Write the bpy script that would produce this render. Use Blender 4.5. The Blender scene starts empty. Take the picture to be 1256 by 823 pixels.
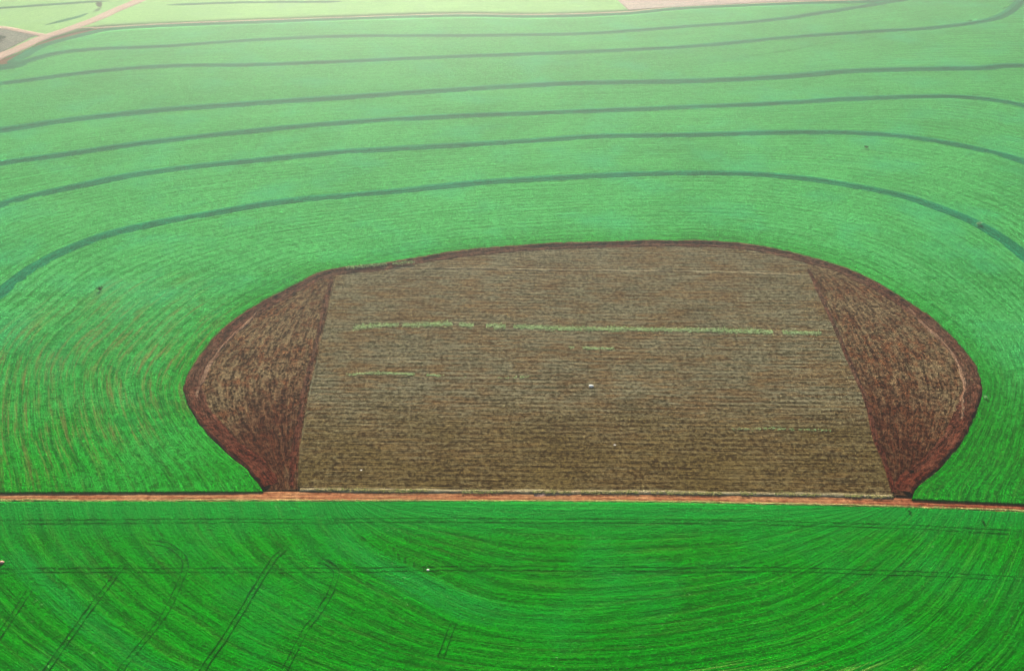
import bpy, math, random
import numpy as np
from math import radians as R
scene = bpy.context.scene
C = scene.collection

# ------------------------------------------------------------------ camera
CAM_H, PITCH, FPX, PW, PH = 250.0, 33.0, 1088.0, 1256.0, 823.0
cam_d = bpy.data.cameras.new('camera')
cam_d.sensor_fit = 'HORIZONTAL'; cam_d.sensor_width = 36.0
cam_d.lens = 36.0 * FPX / PW
cam_d.clip_start = 1.0; cam_d.clip_end = 20000.0
cam = bpy.data.objects.new('camera', cam_d); C.objects.link(cam)
cam.location = (0, 0, CAM_H); cam.rotation_euler = (R(90 - PITCH), 0, 0)
scene.camera = cam

# ------------------------------------------------------------------ light
SUN_EL, SUN_AZ = 22.0, -6.0          # azimuth from +Y, negative = to the left
w = bpy.data.worlds.new('World'); scene.world = w; w.use_nodes = True
nt = w.node_tree; bg = nt.nodes['Background']
sky = nt.nodes.new('ShaderNodeTexSky'); sky.sky_type = 'NISHITA'; sky.sun_disc = False
sky.sun_elevation = R(SUN_EL); sky.sun_rotation = R(SUN_AZ); sky.air_density = 1.0
sky.dust_density = 2.0
nt.links.new(sky.outputs[0], bg.inputs[0]); bg.inputs[1].default_value = 0.05
sd = bpy.data.lights.new('sun', 'SUN'); sd.energy = 5.0; sd.angle = R(0.5); sd.color = (1.0, 0.93, 0.80)
sun = bpy.data.objects.new('sun', sd); C.objects.link(sun)
sun.location = (-300, 3000, 2200)
sun.rotation_euler = (R(-(90 - SUN_EL)), 0, R(-SUN_AZ))
scene.view_settings.view_transform = 'Standard'; scene.view_settings.look = 'None'
scene.view_settings.gamma = 1.0; scene.view_settings.use_curve_mapping = False
scene.view_settings.exposure = 1.62
HAZE_DENSITY, HAZE_G, HAZE_COL = 0.00040, 0.90, (0.92, 1.0, 0.97, 1)

# ------------------------------------------------------------------ helpers
def G(px, py, z=0.0):
    """ground point under a traced point of the survey picture, at height z"""
    cx, cy = (px - PW/2) / FPX, -(py - PH/2) / FPX
    p = R(PITCH)
    d = np.array([cx, math.cos(p) + cy*math.sin(p), -math.sin(p) + cy*math.cos(p)])
    t = (z - CAM_H) / d[2]
    return np.array([d[0]*t, d[1]*t])

def catmull(P, m=14):
    P = np.asarray(P, float); Q = np.vstack([2*P[0]-P[1], P, 2*P[-1]-P[-2]])
    out = []
    for i in range(1, len(Q)-2):
        p0, p1, p2, p3 = Q[i-1:i+3]
        for t in np.arange(m)/m:
            out.append(.5*((2*p1)+(-p0+p2)*t+(2*p0-5*p1+4*p2-p3)*t*t+(-p0+3*p1-3*p2+p3)*t**3))
    out.append(P[-1]); return np.array(out)

def resample(P, n, s=None):
    d = np.r_[0, np.cumsum(np.linalg.norm(np.diff(P, axis=0), axis=1))]
    t = (np.linspace(0, 1, n) if s is None else s) * d[-1]
    return np.stack([np.interp(t, d, P[:, 0]), np.interp(t, d, P[:, 1])], 1)

def length(P): return float(np.linalg.norm(np.diff(P, axis=0), axis=1).sum())

def curve(pts, n, z=0.0, smooth=True):
    P = np.array([G(x, y, z) for x, y in pts])
    return resample(catmull(P) if smooth else P, n)

rng = np.random.RandomState(7)
_T = rng.rand(256, 256)
def vnoise(x, y, s):
    x = x/s + 1000.3; y = y/s + 1000.7
    xi = np.floor(x).astype(int); yi = np.floor(y).astype(int); fx = x-xi; fy = y-yi
    fx = fx*fx*(3-2*fx); fy = fy*fy*(3-2*fy)
    a = _T[xi % 256, yi % 256]; b = _T[(xi+1) % 256, yi % 256]
    c = _T[xi % 256, (yi+1) % 256]; d = _T[(xi+1) % 256, (yi+1) % 256]
    return (a*(1-fx)+b*fx)*(1-fy) + (c*(1-fx)+d*fx)*fy - .5

def finish(name, verts, faces, uv, mat, parent=None, smooth=True):
    me = bpy.data.meshes.new(name)
    me.from_pydata(verts, [], faces)
    if uv is not None:
        a = me.attributes.new('rowuv', 'FLOAT_VECTOR', 'POINT')
        a.data.foreach_set('vector', np.asarray(uv, np.float32).ravel())
    me.materials.append(mat)
    if smooth: me.polygons.foreach_set('use_smooth', [True]*len(me.polygons))
    me.update()
    o = bpy.data.objects.new(name, me); C.objects.link(o)
    if parent: o.parent = parent
    return o

def grid_mesh(name, X, Y, Z, U, V, mat, skirt=None, parent=None):
    """a woven sheet (rows x columns) with optional skirts down to the soil"""
    a, b = X.shape
    if skirt is not None:
        def pad(A, f=None):
            A = np.vstack([A[:1], A, A[-1:]]); A = np.hstack([A[:, :1], A, A[:, -1:]]); return A
        X, Y, Z, U, V = map(pad, (X, Y, Z, U, V)); Z = Z.copy()
        Z[0, :] = Z[-1, :] = skirt; Z[:, 0] = Z[:, -1] = skirt; a += 2; b += 2
    vs = np.stack([X.ravel(), Y.ravel(), Z.ravel()], 1)
    idx = np.arange(a*b).reshape(a, b)
    f = np.stack([idx[:-1, :-1], idx[:-1, 1:], idx[1:, 1:], idx[1:, :-1]], -1).reshape(-1, 4)
    p0, p1, p3 = vs[f[0, 0]], vs[f[0, 1]], vs[f[0, 3]]
    m = f[len(f)//2 + b//2]
    n = np.cross(vs[m[1]]-vs[m[0]], vs[m[3]]-vs[m[0]])
    if n[2] < 0: f = f[:, ::-1]
    me = bpy.data.meshes.new(name)
    me.vertices.add(len(vs)); me.vertices.foreach_set('co', vs.ravel())
    me.loops.add(len(f)*4); me.loops.foreach_set('vertex_index', f.ravel())
    me.polygons.add(len(f)); me.polygons.foreach_set('loop_start', np.arange(len(f))*4)
    me.polygons.foreach_set('loop_total', np.full(len(f), 4))
    me.update(calc_edges=True); me.validate()
    at = me.attributes.new('rowuv', 'FLOAT_VECTOR', 'POINT')
    at.data.foreach_set('vector', np.stack([U.ravel(), V.ravel(), 0*U.ravel()], 1).astype(np.float32).ravel())
    me.materials.append(mat)
    o = bpy.data.objects.new(name, me); C.objects.link(o)
    if parent: o.parent = parent
    return o

def loft(name, curves, counts, mat, z, relief=(0.12, 4.0), u0=None, **k):
    """sheet between successive curves (same point count)"""
    rows = []; V = []; v = 0
    for c0, c1, n in zip(curves[:-1], curves[1:], counts):
        w_ = np.median(np.linalg.norm(c1-c0, axis=1))
        for t in np.arange(n)/n: rows.append(c0*(1-t)+c1*t); V.append(v+w_*t)
        v += w_
    rows.append(curves[-1]); V.append(v)
    A = np.array(rows); X, Y = A[..., 0], A[..., 1]
    L = max(length(c) for c in curves[:2])
    U = np.tile(np.linspace(0, L, X.shape[1]), (X.shape[0], 1)); Vv = np.tile(np.array(V)[:, None], (1, X.shape[1]))
    Z = z + relief[0]*(vnoise(X, Y, relief[1]) + 1.5*vnoise(X+91, Y, relief[1]*6))
    return grid_mesh(name, X, Y, Z, U, Vv, mat, **k)

def strip(name, C0, prof, mat, z=0.0, jitter=0.0, taper=0.0, parent=None):
    """sweep a cross-section (offset to the left of travel, height) along a curve"""
    T = np.gradient(C0, axis=0); T /= np.linalg.norm(T, axis=1)[:, None]
    N = np.stack([-T[:, 1], T[:, 0]], 1)
    d = np.r_[0, np.cumsum(np.linalg.norm(np.diff(C0, axis=0), axis=1))]
    L = d[-1]; e = np.ones(len(d))
    if taper > 0: e = np.clip(np.minimum(d, L-d)/taper, 0.02, 1)**.6
    X, Y, Z, U, V = [], [], [], [], []
    for o, h in prof:
        j = jitter*(vnoise(d, d*0+o*13, 3.0)*1.2 + vnoise(d, d*0+o*7, 14.0)*1.2)
        X.append(C0[:, 0]+N[:, 0]*(o*e+j)); Y.append(C0[:, 1]+N[:, 1]*(o*e+j))
        Z.append(z+h*e*(1+.25*vnoise(d, d*0+o, 9.0))+0*d); U.append(d); V.append(d*0+o)
    return grid_mesh(name, *map(np.array, (X, Y, Z, U, V)), mat, parent=parent)

def tag(o, label=None, cat=None, group=None, kind=None):
    if label: o['label'] = label
    if cat: o['category'] = cat
    if group: o['group'] = group
    if kind: o['kind'] = kind
    return o
def structure(o): return tag(o, kind='structure')

# ------------------------------------------------------------------ materials
class NB:
    def __init__(s, name):
        s.m = bpy.data.materials.new(name); s.m.use_nodes = True; s.t = s.m.node_tree
        s.b = s.t.nodes['Principled BSDF']
        s.b.inputs['Roughness'].default_value = 0.9
        s.b.inputs['Specular IOR Level'].default_value = 0.0
        a = s.t.nodes.new('ShaderNodeAttribute'); a.attribute_name = 'rowuv'; s.uv = a.outputs['Vector']
        s.pos = s.t.nodes.new('ShaderNodeTexCoord').outputs['Object']
    def link(s, a, b): s.t.links.new(a, b)
    def setv(s, sock, v):
        if isinstance(v, bpy.types.NodeSocket): s.link(v, sock)
        else: sock.default_value = v
    def map(s, src, sc, off=(0, 0, 0)):
        n = s.t.nodes.new('ShaderNodeMapping'); s.link(src, n.inputs[0])
        n.inputs['Scale'].default_value = sc; n.inputs['Location'].default_value = off; return n.outputs[0]
    def noise(s, src, sc, off=(0, 0, 0), detail=3, rough=.6, dist=0):
        n = s.t.nodes.new('ShaderNodeTexNoise'); s.link(s.map(src, sc, off), n.inputs['Vector'])
        n.inputs['Scale'].default_value = 1; n.inputs['Detail'].default_value = detail
        n.inputs['Roughness'].default_value = rough; n.inputs['Distortion'].default_value = dist
        return n.outputs['Fac']
    def math(s, op, a, b=0.0, c=0.0):
        n = s.t.nodes.new('ShaderNodeMath'); n.operation = op
        s.setv(n.inputs[0], a); s.setv(n.inputs[1], b); s.setv(n.inputs[2], c); return n.outputs[0]
    def rng(s, v, a, b, c=0.0, d=1.0):
        n = s.t.nodes.new('ShaderNodeMapRange'); s.setv(n.inputs[0], v)
        for i, q in enumerate((a, b, c, d)): s.setv(n.inputs[i+1], q)
        return n.outputs[0]
    def mix(s, f, a, b):
        n = s.t.nodes.new('ShaderNodeMix'); n.data_type = 'RGBA'
        s.setv(n.inputs[0], f)
        for k, v in ((6, a), (7, b)):
            if isinstance(v, tuple) and len(v) == 3: v = v + (1,)
            s.setv(n.inputs[k], v)
        return n.outputs[2]
    def sep(s, v):
        n = s.t.nodes.new('ShaderNodeSeparateXYZ'); s.link(v, n.inputs[0]); return n.outputs
    def out(s, col, height=None, dist=0.3, strength=1.0):
        s.setv(s.b.inputs['Base Color'], col)
        if height is not None:
            n = s.t.nodes.new('ShaderNodeBump'); n.inputs['Distance'].default_value = dist
            n.inputs['Strength'].default_value = strength
            s.link(height, n.inputs['Height']); s.link(n.outputs[0], s.b.inputs['Normal'])
        return s.m

def crop(name, dark, light, blue, soil, pass_w=4.6, pass_amt=.25, soil_amt=.0, soil_zone=None, road_tint=False, bands=(), lush_haze=None, mot=.35):
    n = NB(name)
    v = n.sep(n.uv)[1]
    warp = n.noise(n.uv, (.01, .03, 1), detail=2)
    vv = n.math('MULTIPLY_ADD', warp, 6.0, v)
    s1 = n.math('SINE', n.math('MULTIPLY', vv, 2*math.pi/pass_w))
    s2 = n.math('SINE', n.math('MULTIPLY', vv, 2*math.pi/(pass_w*.37)))
    streak = n.noise(n.uv, (.014, .5, 1), (3, 1, 0), 4, .65)
    fine = n.noise(n.uv, (.12, 1.4, 1), (8, 4, 0), 3, .7)
    grain = n.noise(n.pos, (.9, .9, .9), detail=4, rough=.75)
    mott = n.noise(n.pos, (.22, .22, .22), (7, 2, 0), 5, .8)
    patch = n.noise(n.pos, (.012, .012, .012), detail=5, rough=.6)
    f = n.math('MULTIPLY_ADD', s1, pass_amt*.5, .5)
    f = n.math('MULTIPLY_ADD', s2, pass_amt*.12, f)
    f = n.math('ADD', f, n.rng(streak, .35, .65, -.34, .34))
    f = n.math('ADD', f, n.rng(fine, .35, .65, -.3, .3))
    f = n.math('ADD', f, n.rng(grain, .38, .62, -.42, .42))
    f = n.math('ADD', f, n.rng(mott, .35, .65, -mot, mot))
    f = n.math('ADD', f, n.rng(patch, .3, .7, -.22, .22))
    col = n.mix(n.math('MULTIPLY', f, 1.0), dark, light)
    bl = n.noise(n.pos, (.02, .02, .02), (50, 9, 0), 4, .6)
    col = n.mix(n.rng(bl, .5, .75, 0, .6), col, blue)
    if lush_haze:  # haze fade over distance put into crop colour; denser crop beside the oval
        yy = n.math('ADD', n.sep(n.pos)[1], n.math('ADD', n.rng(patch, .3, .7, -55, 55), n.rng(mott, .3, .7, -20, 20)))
        col = n.mix(n.rng(yy, 275, 440, .95, 0), col, n.mix(f, *lush_haze))
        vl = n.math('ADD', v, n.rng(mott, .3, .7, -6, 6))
        col = n.mix(n.rng(vl, 4, 26, .6, 0), col, n.mix(f, *lush_haze))
    for v0, hw, u0, u1, st_ in bands:
        uu, v_, z_ = n.sep(n.uv)
        dv = n.math('ABSOLUTE', n.math('SUBTRACT', n.math('ADD', v_, n.rng(grain, .3, .7, -2, 2)), v0))
        bm_ = n.math('MULTIPLY', n.rng(dv, hw*.5, hw, st_, 0), n.math('MULTIPLY', n.rng(uu, u0-12, u0+12), n.rng(uu, u1-15, u1+15, 1, 0)))
        bm_ = n.math('MULTIPLY', bm_, n.rng(streak, .35, .6, .3, 1))
        col = n.mix(bm_, col, (blue[0]*1.5, blue[1]*1.15, blue[2]*1.6))
    if road_tint:
        y = n.sep(n.pos)[1]
        e = n.math('ADD', n.math('ADD', y, -250.0), n.rng(grain, 0, 1, -7, 7))
        col = n.mix(n.rng(e, -10, 8, 0, .75), col, blue)
    st = n.noise(n.uv, (.022, .62, 1), (31, 17, 0), 5, .72)
    zone = n.noise(n.pos, (.016, .016, .016), (5, 70, 0), 3, .6)
    sm = n.math('MULTIPLY', n.rng(st, .56, .72), n.rng(zone, .45, .62, .08, 1.0))
    if soil_zone is not None:
        x, y, z = n.sep(n.pos)
        zz = n.math('ADD', n.math('POWER', n.math('DIVIDE', n.math('SUBTRACT', x, soil_zone[0]), soil_zone[2]), 2.0),
                    n.math('POWER', n.math('DIVIDE', n.math('SUBTRACT', y, soil_zone[1]), soil_zone[3]), 2.0))
        sm = n.math('MULTIPLY', n.rng(zz, .5, 1.4, 1, .12), n.rng(st, .50, .64))
    col = n.mix(n.math('MULTIPLY', sm, soil_amt), col, soil)
    sp = n.noise(n.pos, (.55, .55, .55), (3, 3, 3), 2, .5)
    col = n.mix(n.rng(sp, .72, .80, 0, .35), col, (.25, .45, .2))
    return n.out(col, f, .5, .8)

def soilmat(name, cols, stretch=(.06, .7), red_zone=None, hummock=.4, seed=0, contrast=1.0, rows_=0):
    n = NB(name)
    a = n.noise(n.uv, (stretch[0], stretch[1], 1), (seed, 3, 0), 5, .7)
    b = n.noise(n.pos, (.5, .5, .5), (seed, 7, 0), 5, .8)
    c = n.noise(n.pos, (.03, .05, .03), (seed, 1, 0), 5, .65)
    d = n.noise(n.uv, (stretch[0]*5, stretch[1]*2.2, 1), (seed, 9, 0), 3, .7)
    k = contrast
    if rows_: a = n.math('MULTIPLY_ADD', n.math('SINE', n.math('MULTIPLY', n.math('MULTIPLY_ADD', d, 1.2, n.sep(n.uv)[1]), 2*math.pi/3.1)), rows_, a)
    f = n.math('ADD', n.rng(a, .36, .64, .5-.45*k, .5+.45*k), n.rng(b, .38, .62, -.6*k, .6*k))
    f = n.math('ADD', f, n.rng(d, .35, .65, -.4*k, .4*k))
    col = n.mix(f, cols[0], cols[1])
    e = n.noise(n.uv, (stretch[0]*2.5, stretch[1]*.5, 1), (seed, 40, 0), 4, .75)
    g = n.math('ADD', n.rng(c, .40, .60, -.2, .8), n.rng(e, .4, .6, -.5, .9))
    col = n.mix(n.math('MULTIPLY', g, .75), col, n.mix(f, cols[2], cols[3]))
    if red_zone is not None:
        x, y, z = n.sep(n.pos); q, r_, rx, ry, colr = red_zone
        zz = n.math('ADD', n.math('POWER', n.math('DIVIDE', n.math('SUBTRACT', x, q), rx), 2.0),
                    n.math('POWER', n.math('DIVIDE', n.math('SUBTRACT', y, r_), ry), 2.0))
        zz = n.math('ADD', zz, n.rng(c, .3, .7, -.7, .7)); zz = n.math('ADD', zz, n.rng(a, .3, .7, -.3, .3))
        zz = n.math('ADD', zz, n.rng(b, .35, .65, -.35, .35))
        col = n.mix(n.rng(zz, -.1, 1.5, .9, 0), col, n.mix(f, colr[0], colr[1]))
    return n.out(col, f, hummock, .9)

M = {}
GD, GL, GB = (.0006, .105, .001), (.0015, .225, .003), (.004, .22, .025)
M['far'] = crop('far_crop', (.012, .20, .03), (.065, .41, .10), (.03, .36, .14), (.17, .15, .04), 5.5, .30, .8, (*G(110,450), 62, 85), lush_haze=((.001, .10, .002), (.004, .28, .006)))

M['bank'] = crop('bank_crop', (.001, .12, .045), (.006, .23, .09), (.004, .20, .10), (.1, .14, .05), 3.0, .1, .2)
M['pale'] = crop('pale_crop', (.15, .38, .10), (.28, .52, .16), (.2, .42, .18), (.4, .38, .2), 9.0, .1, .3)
M['track'] = crop('wheel_rut', (.001, .05, .002), (.002, .125, .004), (.004, .12, .03), (.05, .1, .02), 3.0, .1, .2)
M['track_faint'] = crop('faint_rut', (.001, .105, .002), (.003, .23, .005), (.004, .17, .02), (.05, .1, .02), 3.0, .3, .2)
M['stubble'] = soilmat('stubble', ((.038, .033, .012), (.22, .195, .115), (.055, .024, .006), (.20, .13, .055)), (.025, .95), (*G(740,575), 330, 42, ((.028, .012, .002), (.155, .105, .028))), seed=1, contrast=1.05, rows_=.045)
M['endL'] = soilmat('bare_left', ((.028, .013, .004), (.23, .16, .08), (.020, .004, .001), (.16, .06, .023)), (.05, .6),
                    (*G(325,560), 22, 55, ((.018, .002, .0008), (.085, .014, .005))), seed=5)
M['endR'] = soilmat('bare_right', ((.028, .013, .004), (.23, .16, .08), (.020, .004, .001), (.16, .06, .023)), (.05, .6),
                    (*G(1118,555), 26, 60, ((.018, .002, .0008), (.085, .014, .005))), seed=9)
M['rim'] = soilmat('rim_soil', ((.028, .013, .007), (.17, .085, .05), (.024, .006, .003), (.15, .05, .028)), (.05, 1.1), (*G(700,612), 420, 75, ((.018, .0015, .0007), (.13, .02, .009))), seed=12)
M['ridge'] = soilmat('ridge_soil', ((.15, .08, .045), (.36, .22, .14), (.1, .04, .02), (.3, .15, .09)), (.05, 1.0), seed=41)
M['road'] = soilmat('road_soil', ((.19, .07, .026), (.47, .24, .11), (.16, .04, .015), (.40, .15, .065)), (.05, 1.3), (*G(1230,620), 55, 30, ((.09, .008, .004), (.28, .06, .03))), seed=15, contrast=.8, hummock=.1)
M['bare'] = soilmat('bare_road', ((.35, .17, .12), (.65, .42, .32), (.35, .15, .1), (.6, .36, .28)), (.2, .8), seed=17)
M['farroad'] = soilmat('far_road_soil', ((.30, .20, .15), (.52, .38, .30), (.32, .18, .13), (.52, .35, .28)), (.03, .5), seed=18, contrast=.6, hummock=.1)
M['ground'] = soilmat('soil', ((.10, .04, .02), (.22, .11, .06), (.09, .03, .015), (.2, .1, .05)), seed=20)
M['edge'] = soilmat('edge_soil', ((.3, .28, .15), (.5, .42, .25), (.3, .2, .12), (.5, .36, .25)), (.05, .5), seed=19)
M['grey'] = soilmat('fallow', ((.32, .25, .2), (.55, .45, .38), (.35, .25, .22), (.6, .42, .36)), (.02, .2), seed=22)
M['scrub'] = soilmat('scrub_soil', ((.07, .09, .06), (.3, .3, .22), (.06, .07, .06), (.3, .26, .22)), (.1, .3), seed=24)
M['verge'] = soilmat('dry_grass', ((.20, .17, .05), (.42, .36, .14), (.13, .2, .04), (.34, .34, .11)), (.2, .8), seed=26, contrast=.8)
M['weed'] = soilmat('weeds', ((.26, .42, .13), (.48, .66, .28), (.32, .4, .14), (.5, .62, .3)), (.2, .8), seed=28)
M['stubline'] = soilmat('stub_line', ((.2, .17, .09), (.38, .33, .2), (.16, .12, .06), (.36, .28, .16)), (.04, .8), seed=33)
M['light'] = soilmat('pale_soil', ((.35, .24, .13), (.55, .42, .25), (.3, .18, .1), (.5, .34, .2)), (.1, .8), seed=30)

def simple(name, c0, c1, sc=2.0):
    n = NB(name); f = n.noise(n.pos, (sc,)*3, detail=4, rough=.7)
    return n.out(n.mix(n.rng(f, .3, .7), c0, c1), f, .1, .6)
M['white'] = simple('white_stone', (.8, .76, .66), (.95, .92, .84))
M['leaf'] = simple('leaf', (.008, .04, .01), (.03, .10, .02), .8)
M['palelf'] = simple('pale_leaf', (.25, .5, .2), (.6, .8, .5), 1.5)
M['bark'] = simple('bark', (.05, .035, .025), (.14, .1, .07), 3)

# ------------------------------------------------------------------ curves
NP = 1100
OVAL = [(323,603),(306,579),(279,557),(252,529),(235,505),(227,481),(231,461),(245,438),(266,413),(289,393),(320,372),
        (357,353),(391,336),(420,330),(471,324),(505,318),(556,310),(624,303),(692,299),(760,297),(840,296),(904,299),
        (955,307),(999,318),(1040,331),(1074,347),(1108,367),(1142,391),(1170,416),(1190,440),(1204,471),(1203,491),
        (1190,522),(1173,550),(1153,574),(1125,596),(1117,610)]
T = [
 [(-115,604),(-110,520),(-75,430),(-40,388),(0,360),(24,341),(51,323),(85,306),(136,287),(204,272),(245,265),(306,254),(361,246),(420,241),
  (488,235),(583,225),(658,220),(760,215),(840,213),(921,214),(999,221),(1091,237),(1142,252),(1200,276),(1256,314),
  (1310,365),(1350,430),(1375,520),(1385,622)],
 [(-330,603),(-290,470),(-190,350),(-90,285),(0,252),(44,240),(85,231),(163,215),(238,205),(306,198),(420,187),(556,179),(658,173),(726,168),
  (840,166),(972,163),(1057,164),(1125,170),(1193,182),(1256,199),(1350,240),(1450,330),(1540,450),(1570,628)],
 [(-520,602),(-440,400),(-300,280),(-140,225),(0,201),(92,188),(177,176),(293,163),(420,151),(556,143),(692,138),(840,132),(938,128),(1040,122),
  (1125,119),(1187,120),(1256,130),(1380,165),(1520,250),(1640,380),(1720,635)],
 [(-700,600),(-560,340),(-380,225),(-180,180),(0,160),(68,150),(136,142),(204,135),(272,130),(420,120),(556,111),(692,103),(840,100),(955,95),
  (1040,88),(1142,85),(1204,84),(1256,81),(1400,90),(1600,160),(1780,320),(1880,640)],
 [(-850,600),(-700,290),(-450,170),(-200,125),(0,103),(85,92),(150,85),(221,81),(306,80),(420,76),(556,70),(692,65),(840,58),(972,46),(1074,39),
  (1142,35),(1210,26),(1238,15),(1256,0)],
 [(-1000,600),(-850,260),(-500,150),(-200,105),(0,85),(31,76),(68,66),(112,61),(204,57),(306,50),(420,45),(590,44),(709,42),(777,38),(840,33),(938,26),
  (1023,14),(1091,3),(1125,-3)],
 [(-1050,600),(-900,250),(-550,135),(-250,96),(0,82),(20,74),(45,60),(68,52),(95,45),(119,39),(143,36),(191,33),(286,29),(420,24),(556,20),(658,21),(760,18),
  (836,11),(972,5),(1074,2),(1130,-6)],
]
ROAD_TOP = [(-1400,600),(-400,606),(0,604.5),(100,603),(323,603),(420,604),(636,605),(836,606),(1000,609),(1100,611.5),(1256,618),(1600,634),(2600,690)]
ROAD_BOT = [(-1400,610),(-400,616),(0,615),(420,615),(636,615),(836,616.5),(1060,621),(1256,627.5),(1600,643),(2600,700)]
HC = 0.7      # crop height

# ------------------------------------------------------------------ ground
b = 6000.0
structure(finish('ground', [(-b, -b, 0), (b, -b, 0), (b, b, 0), (-b, b, 0)], [(0, 1, 2, 3)], None, M['ground'], smooth=False))

# far green crop: oval -> banks -> field edge
TE = [list(t) for t in T]
TE[4] += [(1290,-25),(1400,-55),(1600,-40),(2000,200),(2300,650)]
TE[5] += [(1300,-42),(1500,-70),(1800,-40),(2300,200),(2600,660)]
TE[6] += [(1300,-46),(1500,-76),(1900,-50),(2500,200),(2800,670)]
rings = [curve(OVAL, NP, HC)]
mid = []
for t in TE: rings.append(curve(t, NP, HC))
# make the outer rings end on the road's upper edge line
rt = np.array([G(x, y, HC) for x, y in ROAD_TOP])
for c in rings:
    for e in (0, -1): 
        tgt = np.interp(c[e, 0], rt[:, 0], rt[:, 1]); d = tgt - c[e, 1]
        m_ = 60; k = np.linspace(1, 0, m_)
        if e == 0: c[:m_, 1] += d*k
        else: c[-m_:, 1] += d*k[::-1]
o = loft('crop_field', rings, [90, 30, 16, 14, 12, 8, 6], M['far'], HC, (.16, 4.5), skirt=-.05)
tag(o, 'large hazy green crop field curving round the brown oval above the dirt road', 'crop field', kind='stuff')

# near green crop: straight rows under the road -> nested bowls
U0 = [(470,616.5),(560,617),(700,617),(836,618),(960,620),(1050,622)]
UA = [(395,616.5),(410,650),(447,686),(498,713),(573,751),(624,764),(692,769),(760,766),(840,757),(904,745),(948,734),(999,710),(1057,672),(1100,640),(1118,624)]
UC = [(-18,616),(-5,660),(27,703),(51,727),(88,761),(136,795),(180,823),(330,880),(520,925),(740,940),(980,915),(1150,860),(1225,805),(1262,745),(1285,680),(1295,629)]
UD = [(-330,616),(-320,720),(-260,840),(-100,960),(150,1080),(480,1160),(800,1170),(1150,1100),(1420,960),(1560,800),(1600,642)]
UE = [(-1400,612),(-1350,1200),(-500,1900),(700,2100),(1800,1900),(2600,1300),(2600,702)]
rb = np.array([G(x, y, HC) for x, y in ROAD_BOT])
rings = []
for c in (U0, UA, UC, UD, UE):
    P = curve(c, 900, HC)
    if c is U0:
        P[:, 1] = np.interp(P[:, 0], rb[:, 0], rb[:, 1])
    for e in (0, -1):
        tgt = np.interp(P[e, 0], rb[:, 0], rb[:, 1]); d = tgt - P[e, 1]
        k = np.linspace(1, 0, 40)
        if e == 0: P[:40, 1] += d*k
        else: P[-40:, 1] += d*k[::-1]
    rings.append(P)
W01 = float(np.median(np.linalg.norm(rings[1]-rings[0], axis=1))); W12 = float(np.median(np.linalg.norm(rings[2]-rings[1], axis=1)))
LU = max(length(rings[0]), length(rings[1]))
M['near'] = crop('near_crop', GD, GL, GB, (.20, .26, .06), 5.0, .5, .6, mot=.2, road_tint=True,
                 bands=((W01-2, 6, LU*.08, LU*.36, .45), (W01+W12-2, 4, LU*.05, LU*.30, .35)), soil_zone=(*G(960,835), 60, 7))
o = loft('crop_field', rings, [50, 70, 60, 20], M['near'], HC, (.16, 3.5), skirt=-.05)
tag(o, 'deep green crop field with bowl-shaped rows below the red dirt road', 'crop field', kind='stuff')

# ------------------------------------------------------------------ contour banks
names = ['nearest green contour bank, arching over the brown oval field', 'second green contour bank up from the brown oval',
         'third green contour bank up from the brown oval', 'fourth and broadest green contour bank up from the brown oval',
         'fifth green contour bank up, hooking upward at its right end', 'thin green contour bank just below the field\'s far edge bank',
         'farthest green contour bank, along the edge of the pale field']
for i, t in enumerate(T):
    c = curve(TE[i], 900, HC)[6:-6]
    s = [.72, .82, .88, 1.1, .95, .95, .9][i]
    prof = [(9*s, -.3), (6.5*s, .35), (4.2*s, .8*s), (2.2*s, 1.05*s), (.8*s, .95*s), (-1.4*s, .45*s), (-3.2*s, .15), (-5.5*s, .12), (-7.0*s, -.3)]
    o = strip('contour_bank', c, prof, M['bank'], HC, .5)
    tag(o, names[i], 'bank', 'contour banks across the green field')

# ------------------------------------------------------------------ brown oval
ov = curve(OVAL, NP, 0.0)
LE = [(413,337),(402,386),(391,433),(378,491),(369,546),(366,602)]
RE = [(990,327),(1020,393),(1040,440),(1061,488),(1074,539),(1084,562),(1098,609)]
def nearest(P, q): return int(np.argmin(np.linalg.norm(P-q, axis=1)))
iL = nearest(ov, G(413, 333)); iR = nearest(ov, G(990, 317))
le = curve(LE, 200); re = curve(RE, 200)
top = resample(ov[iL:iR+1], 320); bot = resample(np.array([G(x, y) for x, y in ((366,603),(636,604.5),(836,606),(1098,611))]), 320)
# central stubble: rows run across
nr = 160; A = []
for j, t in enumerate(np.linspace(0, 1, nr)):
    A.append(None)
X = np.zeros((nr, 320)); Y = X.copy(); U = X.copy(); V = X.copy()
s = np.linspace(0, 1, 320)
for j in range(nr):
    t = j/(nr-1); l = le[int(t*199)]; r = re[int(t*199)]
    row = l[None]*(1-s[:, None]) + r[None]*s[:, None]
    tt = np.array([top[k] for k in range(320)]); bb = bot
    lin = (1-t)*(le[0]*(1-s[:, None])+re[0]*s[:, None]) + t*(le[-1]*(1-s[:, None])+re[-1]*s[:, None])
    row = row + (1-t)*(tt-(le[0]*(1-s[:, None])+re[0]*s[:, None])) + t*(bb-(le[-1]*(1-s[:, None])+re[-1]*s[:, None]))
    X[j], Y[j] = row[:, 0], row[:, 1]
U, V = X.copy(), Y.copy()
V = Y + .02*X
Z = .26 + .12*vnoise(X, Y, 3.0)
o = grid_mesh('stubble_field', X, Y, Z, U, V, M['stubble'], skirt=-.05)
tag(o, 'grey brown stubble field in the middle of the oval, ploughed in level rows', 'field', kind='stuff')

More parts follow.
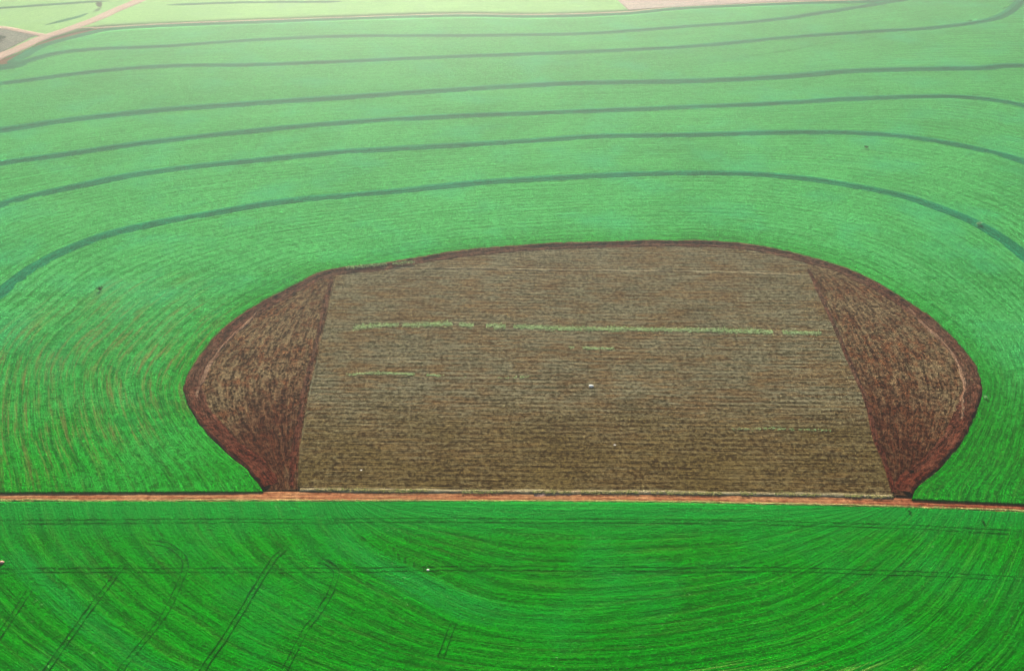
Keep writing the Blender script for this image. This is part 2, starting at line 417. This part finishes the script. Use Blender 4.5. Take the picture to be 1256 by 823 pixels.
def end_field(edge, part, mat, label):
    e = resample(edge, 260); q = resample(part, 260)
    if np.linalg.norm(e[0]-q[0]) > np.linalg.norm(e[0]-q[-1]): q = q[::-1]
    o = loft('bare_field', [q, e], [70], mat, .30, (.12, 3.0), skirt=-.05)
    tag(o, label, 'field', kind='stuff')
end_field(le, ov[:iL+1], M['endL'], 'dark reddish bare soil at the left end of the oval')
end_field(re, ov[iR:], M['endR'], 'dark reddish bare soil at the right end of the oval')

# rim bank of red earth round the oval
prof = [(-1.0, -.2), (-.2, .5), (.8, 1.05), (1.8, 1.2), (2.8, .9), (4.4, .2), (5.6, .32), (6.6, .45), (7.6, .2), (8.6, -.1)]
prof = [(-o_, h) for o_, h in prof]
o = strip('earth_bank', ov[2:-2], prof, M['rim'], .15, 1.0)
tag(o, 'dark red earth bank rimming the brown oval field', 'bank')

iA, iB = nearest(ov, G(235, 505)), nearest(ov, G(330, 368)); iC, iD = nearest(ov, G(1108, 367)), nearest(ov, G(1185, 530))
for a_, b_ in ((iA, iB), (iC, iD)):
    structure(strip('soil_ridge', ov[a_:b_], [(-9.0, -.2), (-8.5, .3), (-7.8, .45), (-7.0, .3), (-6.4, -.2)], M['ridge'], .32, .9, 25))
# pale edges between stubble and the end plots
structure(strip('soil_line', le[6:-2], [(-.4, -.05), (-.3, .12), (.3, .12), (.4, -.05)], M['stubble'], .34, .5))
structure(strip('furrow', re[4:-2], [(-1.2, -.05), (-.9, .14), (.9, .14), (1.2, -.05)], M['rim'], .32, .35))
structure(strip('furrow', le[4:-2]-np.array([2.6, 0]), [(-1.3, -.05), (-1.0, .12), (1.0, .12), (1.3, -.05)], M['rim'], .32, .9))
structure(strip('soil_line', curve([(440,329),(522,329),(640,331),(760,333),(840,333),(993,338)], 300), [(-.7, -.05), (-.4, .1), (.4, .1), (.7, -.05)], M['stubline'], .32, .6))

# ------------------------------------------------------------------ dirt road
rtp = curve(ROAD_TOP, 700, 0, False); rbt = curve([(x, y+2) for x, y in ROAD_BOT], 700, 0, False)
xs = np.linspace(max(rtp[0, 0], rbt[0, 0]), min(rtp[-1, 0], rbt[-1, 0]), 900)
yt = np.interp(xs, rtp[:, 0], rtp[:, 1]); yb = np.interp(xs, rbt[:, 0], rbt[:, 1])
rows = []; n = 26
X = np.zeros((n, 900)); Y = X.copy(); Z = X.copy(); V = X.copy()
for j in range(n):
    t = j/(n-1); X[j] = xs; Y[j] = yb*(1-t)+yt*t; V[j] = t*8
    Z[j] = .20 + .10*math.sin(t*math.pi) - .09*(math.exp(-((t-.36)/.06)**2)+math.exp(-((t-.66)/.06)**2))
structure(grid_mesh('dirt_road', X, Y, Z, X.copy(), V, M['road'], skirt=-.05))

def scatter(name, pts, wd, mat, label, cat, dens=7, gap=-.26, z=.3, size=(.15, .4), tall=.12):
    rs = random.Random(len(pts)*31+int(pts[0][0])); c = curve(pts, 500, z); L = length(c); vs, fs = [], []
    for k in range(int(L*wd*dens)):
        p = c[rs.randrange(500)]+np.array([rs.gauss(0, .8), 0])
        q_ = vnoise(np.array([p[0]]), np.array([p[1]*.3]), 7.0)[0]
        if q_ < gap: continue
        x = p[0]; y = p[1]+rs.gauss(0, wd*.28)*(1+q_)+.8*vnoise(np.array([p[0]]), np.array([3.0]), 16.0)[0]; r = rs.uniform(*size); a = rs.random()*3; i = len(vs)
        for q in range(5): vs.append((x+r*math.cos(a+q*1.257), y+r*math.sin(a+q*1.257), z+.05+rs.uniform(-.03, tall)))
        vs.append((x+rs.uniform(-.1, .1), y, z+.1+tall))
        fs += [(i+q, i+(q+1) % 5, i+5) for q in range(5)]
    o = finish(name, vs, fs, [(v[0], v[1], 0) for v in vs], mat, smooth=False)
    return tag(o, label, cat, kind='stuff')
V_ = lambda pts, w_, lab, mt='verge', **k: scatter('grass_verge', pts, w_, M[mt], lab, 'grass', **k)
V_([(x, y-.6) for x, y in ROAD_BOT[1:-1]], .9, 'thin line of dry yellow grass along the near edge of the dirt road', dens=6, gap=-.2, z=.2)
V_([(368,600.5),(500,602),(636,603),(836,604.5),(1000,607),(1095,609.5)], 1.5, 'strip of dry grass between the stubble and the road', dens=5, gap=-.12, z=.6)
V_([(1120,598),(1140,584),(1158,567),(1176,544)], .8, 'thin pale grass line between red bank and right-hand crop', dens=8, z=.5)
V_([(425,329),(450,326.5),(485,324),(508,321.5)], 3.0, 'pale weedy tuft line at the top left corner of the stubble field', 'weed', dens=5, gap=-.12, z=1.25, tall=.3)
structure(strip('soil_ridge', curve([(368,601.5),(500,603),(636,604),(836,605.5),(1000,608),(1095,610.5)], 500), [(-1.3, -.1), (-.7, .42), (.3, .5), (1.3, .2), (2.0, -.1)], M['stubline'], .1, .45))
c_ = curve([(x, y-.5) for x, y in ROAD_BOT[1:-1]], 1200)
structure(strip('road_edge', c_, [(-.6, -.1), (-.4, .22), (.4, .24), (.6, -.1)], M['verge'], .12, .5))
# weeds in the stubble
weeds = [([(435,402),(480,399),(560,398),(640,401),(700,403),(780,404),(860,405),(940,407),(1006,409)], 3.2, 'long light green weed strip crossing the upper stubble field'),
 ([(427,460),(470,458),(540,461)], 1.6, 'short yellow green weed strip at the left of the stubble field'),
 ([(572,462),(610,463),(650,462)], 1.3, 'short faint weed strip right of the yellow green one'),
 ([(700,426),(725,427),(752,428)], 2.0, 'small green weed patch below the long weed strip'),
 ([(900,527),(960,526),(1020,528)], 1.2, 'faint weed strip near the lower right of the stubble')]
for pts, wd, lab in weeds:
    faint = 'faint' in lab
    scatter('weed_strip', pts, wd*1.25, M['weed'], lab, 'weeds', dens=3 if faint else 8, gap=-.1 if faint else -.24, size=(.12, .36), tall=.10)

# ------------------------------------------------------------------ far edge: pale fields, track, fallow
EDGE = [(-1050,599),(-900,249),(-550,134),(-250,95.5),(-60,90),(0,74),(24,66),(48,54),(72,46),(95,40),(119,36),(143,34.5),(191,32),(286,28),(420,23),(556,19),(658,20),(760,17),(836,10.3),(972,4.2),(1074,1.2),(1130,-7),(1300,-49),(1500,-79)]
e0 = curve(EDGE, 600); e1 = resample(np.array([G(-1500,-40), G(-300,-120), G(600,-140), G(1300,-140), G(1800,-120)]), 600)
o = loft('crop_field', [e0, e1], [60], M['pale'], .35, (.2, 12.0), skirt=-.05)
tag(o, 'pale hazy green field beyond the top edge bank', 'crop field', kind='stuff')
def flat(name, poly, mat, z, n=160, **k):
    A_ = curve(poly[0], n); B_ = curve(poly[1], n)
    return loft(name, [A_, B_], [20], mat, z, (.05, 6.0), skirt=-.05)
structure(flat('fallow_ground', ([(771,13.5),(836,9.5),(972,3),(1074,0),(1110,-5),(1150,-12)], [(752,-4),(830,-18),(960,-25),(1100,-28),(1160,-26),(1190,-24)]), M['grey'], .55))
structure(flat('scrub_ground', ([(-60,95),(-20,76),(0,66),(24,54),(40,46),(50,44)], [(-60,28),(-20,32),(0,36),(16,38),(32,41),(50,43.4)]), M['scrub'], .55))
def way(name, pts, w_, z): 
    c = curve(pts, 300)
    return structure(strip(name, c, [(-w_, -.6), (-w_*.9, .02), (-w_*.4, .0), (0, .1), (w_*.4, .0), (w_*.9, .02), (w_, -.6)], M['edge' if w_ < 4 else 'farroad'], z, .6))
way('dirt_track', [(-200,140),(-60,96),(0,70),(24,60),(48,49),(72,41),(95,33),(119,24),(143,13),(167,3),(186,-6),(240,-30)], 8.0, .75)
way('dirt_track', [(-120,22),(-40,30),(0,34.5),(16,37),(40,42),(56,45)], 5.0, .68)
way('dirt_track', [(85,37),(105,35),(125,35),(190,31),(286,27),(420,22.5),(556,18.5),(658,19),(760,16),(836,10),(972,3.5),(1074,.5)], 2.6, .62)
for pts in ([(-60,15),(0,11),(55,7),(100,4),(135,2)], [(204,7),(300,4),(420,3)], [(55,32),(75,27),(95,22),(108,17)]):
    o = strip('contour_bank', curve(pts, 200), [(5, -.3), (2, .9), (0, 1.1), (-3, .2), (-5, -.3)], M['bank'], .4, .6, 20)
    tag(o, {15:'thin dark bank crossing the pale field at the far left corner', 7:'faint bank in the pale field right of the pink track', 32:'short dark green bank beside the pink track'}[pts[0][1]], 'bank', 'contour banks in the pale field')

# ------------------------------------------------------------------ wheel tracks in the near crop
def track(pts, gap=1.0, wd=.25):
    far_ = pts[0][0] == -200
    wd = .11 if far_ else .2
    c = curve(pts, max(40, int(length(curve(pts, 60))/1.0)), HC)
    T_ = np.gradient(c, axis=0); T_ /= np.linalg.norm(T_, axis=1)[:, None]; N_ = np.stack([-T_[:, 1], T_[:, 0]], 1)
    X, Y, Z, U, V = [], [], [], [], []
    for s_ in (-1, 1):
        structure(strip('wheel_track', c+N_*s_*gap, [(-wd, .1), (-wd*.7, .16), (wd*.7, .16), (wd, .1)], M['track_faint' if far_ else 'track'], HC, .3))
for p in ([(37,723),(20,748),(0,778),(-15,800)], [(151,693),(125,727),(95,768),(61,815),(40,845)],
          [(180,665),(201,667),(221,679),(228,693),(221,713),(201,754),(153,815),(135,840)],
          [(350,672),(333,689),(306,733),(280,775),(252,815),(240,840)],
          [(391,686),(406,692),(412,703),(405,727),(390,752),(374,774),(350,819),(340,840)],
          [(556,765),(548,785),(540,806)],
          [(-200,699),(0,699),(420,698),(640,696),(836,698),(938,698),(1100,702),(1256,710),(1400,716)],
          [(-200,641),(0,640),(300,638),(600,638),(836,639),(1000,642),(1120,646),(1256,653),(1400,660)]):
    track(p)

# ------------------------------------------------------------------ small things
def rock(name, px, py, r, mat, label, z=.1, sq=.42):
    rs = random.Random(int(px*7+py)); p = G(px, py, z)
    vs, fs = [], []; nu, nv = 12, 7
    for j in range(nv+1):
        th = math.pi*j/nv
        for i in range(nu):
            a = 2*math.pi*i/nu; q = r*(1+rs.uniform(-.16, .16))
            vs.append((q*math.sin(th)*math.cos(a)*1.1, q*math.sin(th)*math.sin(a)*.85, r*sq*.6+q*sq*math.cos(th)))
    for j in range(nv):
        for i in range(nu): fs.append((j*nu+i, (j+1)*nu+i, (j+1)*nu+(i+1) % nu, j*nu+(i+1) % nu))
    o = finish(name, vs, fs, None, mat); o.location = (p[0], p[1], z); return tag(o, label, 'rock')
rock('boulder', 725, 474, 1.15, M['white'], 'bright white boulder alone in the middle of the stubble field')
rock('boulder', 754, 546, .5, M['white'], 'small pale stone in the stubble below the white boulder')
rock('boulder', 443, 577, .45, M['white'], 'small white stone near the lower left corner of the stubble')
rock('boulder', 525, 699, .5, M['white'], 'pale stone in the near green crop beside dark tufts', HC)

def plant(kind, px, py, z, r, h, leaf, label, cat, n=260, trunk=True):
    """bush or tree: tapered stem with limbs, crown of leaf faces in clumps"""
    rs = random.Random(int(px*13+py)); p = G(px, py, z)
    root = bpy.data.objects.new(kind, None); C.objects.link(root); root.location = (p[0], p[1], z)
    tag(root, label, cat)
    vs, fs = [], []
    def limb(a, b, r0, r1):
        i = len(vs); a = np.array(a); b = np.array(b)
        for q, rr in ((a, r0), (b, r1)):
            for k in range(6): vs.append((q[0]+rr*math.cos(k*1.047), q[1]+rr*math.sin(k*1.047), q[2]))
        for k in range(6): fs.append((i+k, i+(k+1) % 6, i+6+(k+1) % 6, i+6+k))
    limb((0, 0, -.2), (0.05*h, 0, h*.45), r*.09, r*.05)
    cl = []
    for k in range(9):
        a = rs.random()*6.28; d = rs.uniform(.15, .75)*r; q = (d*math.cos(a), d*math.sin(a), h*rs.uniform(.45, .85))
        limb((0.04*h, 0, h*.35), q, r*.04, r*.015); cl.append((q, r*rs.uniform(.28, .48)))
    finish('trunk', vs, fs, None, M['bark'], root)
    vs, fs = [], []
    for k in range(n):
        q, cr = rs.choice(cl); v = np.array([rs.gauss(0, .5), rs.gauss(0, .5), rs.gauss(0, .4)])*cr + np.array(q)
        s_ = r*rs.uniform(.06, .13); t1 = np.array([rs.gauss(0, 1) for _ in range(3)]); t1 /= np.linalg.norm(t1)
        t2 = np.cross(t1, [rs.gauss(0, 1) for _ in range(3)]); t2 /= np.linalg.norm(t2); i = len(vs)
        for u_, w_ in ((-1, 0), (0, -.6), (1, 0), (0, .6)): vs.append(tuple(v+t1*u_*s_+t2*w_*s_))
        fs.append((i, i+1, i+2, i+3))
    finish('crown', vs, fs, None, leaf, root, smooth=False)
    return root
plant('tree', 124, 10, .35, 5.2, 6.5, M['leaf'], 'dark round tree in the pale field above the pink track', 'tree', 900)
plant('shrub', 2, 50, .6, 6.0, 4.0, M['leaf'], 'dark shrub on scrubby ground at the far left edge', 'shrub', 500)
plant('shrub', 1208, 488, HC, 1.3, 1.3, M['palelf'], 'pale shrub in the green crop beside the right end of the oval', 'shrub', 240)
plant('shrub', 1115, 628, HC, .9, 1.0, M['leaf'], 'small dark shrub just below the road at the right', 'shrub', 200)
plant('shrub', 1206, 641, HC, 1.0, .9, M['leaf'], 'small dark shrub below the road near the right edge', 'shrub', 200)
plant('shrub', 1200, 276, HC+.3, 2.2, 2.0, M['palelf'], 'pale shrub on the nearest contour bank at the right', 'shrub', 240)
plant('shrub', 1062, 182, HC, 2.0, 1.6, M['leaf'], 'tiny dark shrub under the second contour bank', 'shrub', 200)
plant('shrub', 123, 356, HC, 2.4, 1.6, M['leaf'], 'tiny dark shrub in the crop left of the oval, under the nearest bank', 'shrub', 200)
for i, (x, y) in enumerate([(483,674),(489,681),(497,686),(508,692),(519,697)]):
    o = plant('tuft', x, y, HC, .75, .8, M['leaf'], 'small dark tuft in the near crop on a line leading down to the pale stone', 'tuft', 120)
    o['group'] = 'dark tufts beside the pale stone'
rock('boulder', 2, 690, .9, simple('pink_stone', (.4, .2, .15), (.6, .35, .28)), 'pinkish stone at the left edge of the near crop', HC)

# pale bare patch on the road
c = curve([(655,607.5),(668,606.5),(682,606.5),(700,607.5)], 60)
structure(strip('bare_patch', c, [(-1.7, -.12), (-1.3, .0), (0, .03), (1.3, .0), (1.7, -.12)], M['bare'], .31, 1.1, 6))

# ------------------------------------------------------------------ air
bx = 6500.0; z0, z1 = -1.0, 262.0
vs = [(-bx, -bx, z0), (bx, -bx, z0), (bx, bx, z0), (-bx, bx, z0), (-bx, -bx, z1), (bx, -bx, z1), (bx, bx, z1), (-bx, bx, z1)]
me = bpy.data.meshes.new('haze')
me.from_pydata(vs, [], [(0, 3, 2, 1), (4, 5, 6, 7), (0, 1, 5, 4), (1, 2, 6, 5), (2, 3, 7, 6), (3, 0, 4, 7)])
hm = bpy.data.materials.new('haze_air'); hm.use_nodes = True; hn = hm.node_tree
for q in list(hn.nodes): hn.nodes.remove(q)
mo = hn.nodes.new('ShaderNodeOutputMaterial'); pv = hn.nodes.new('ShaderNodeVolumePrincipled')
pv.inputs['Color'].default_value = HAZE_COL; pv.inputs['Density'].default_value = HAZE_DENSITY
pv.inputs['Anisotropy'].default_value = HAZE_G
hn.links.new(pv.outputs[0], mo.inputs['Volume']); me.materials.append(hm)
ho = bpy.data.objects.new('haze', me); C.objects.link(ho); tag(ho, kind='stuff')
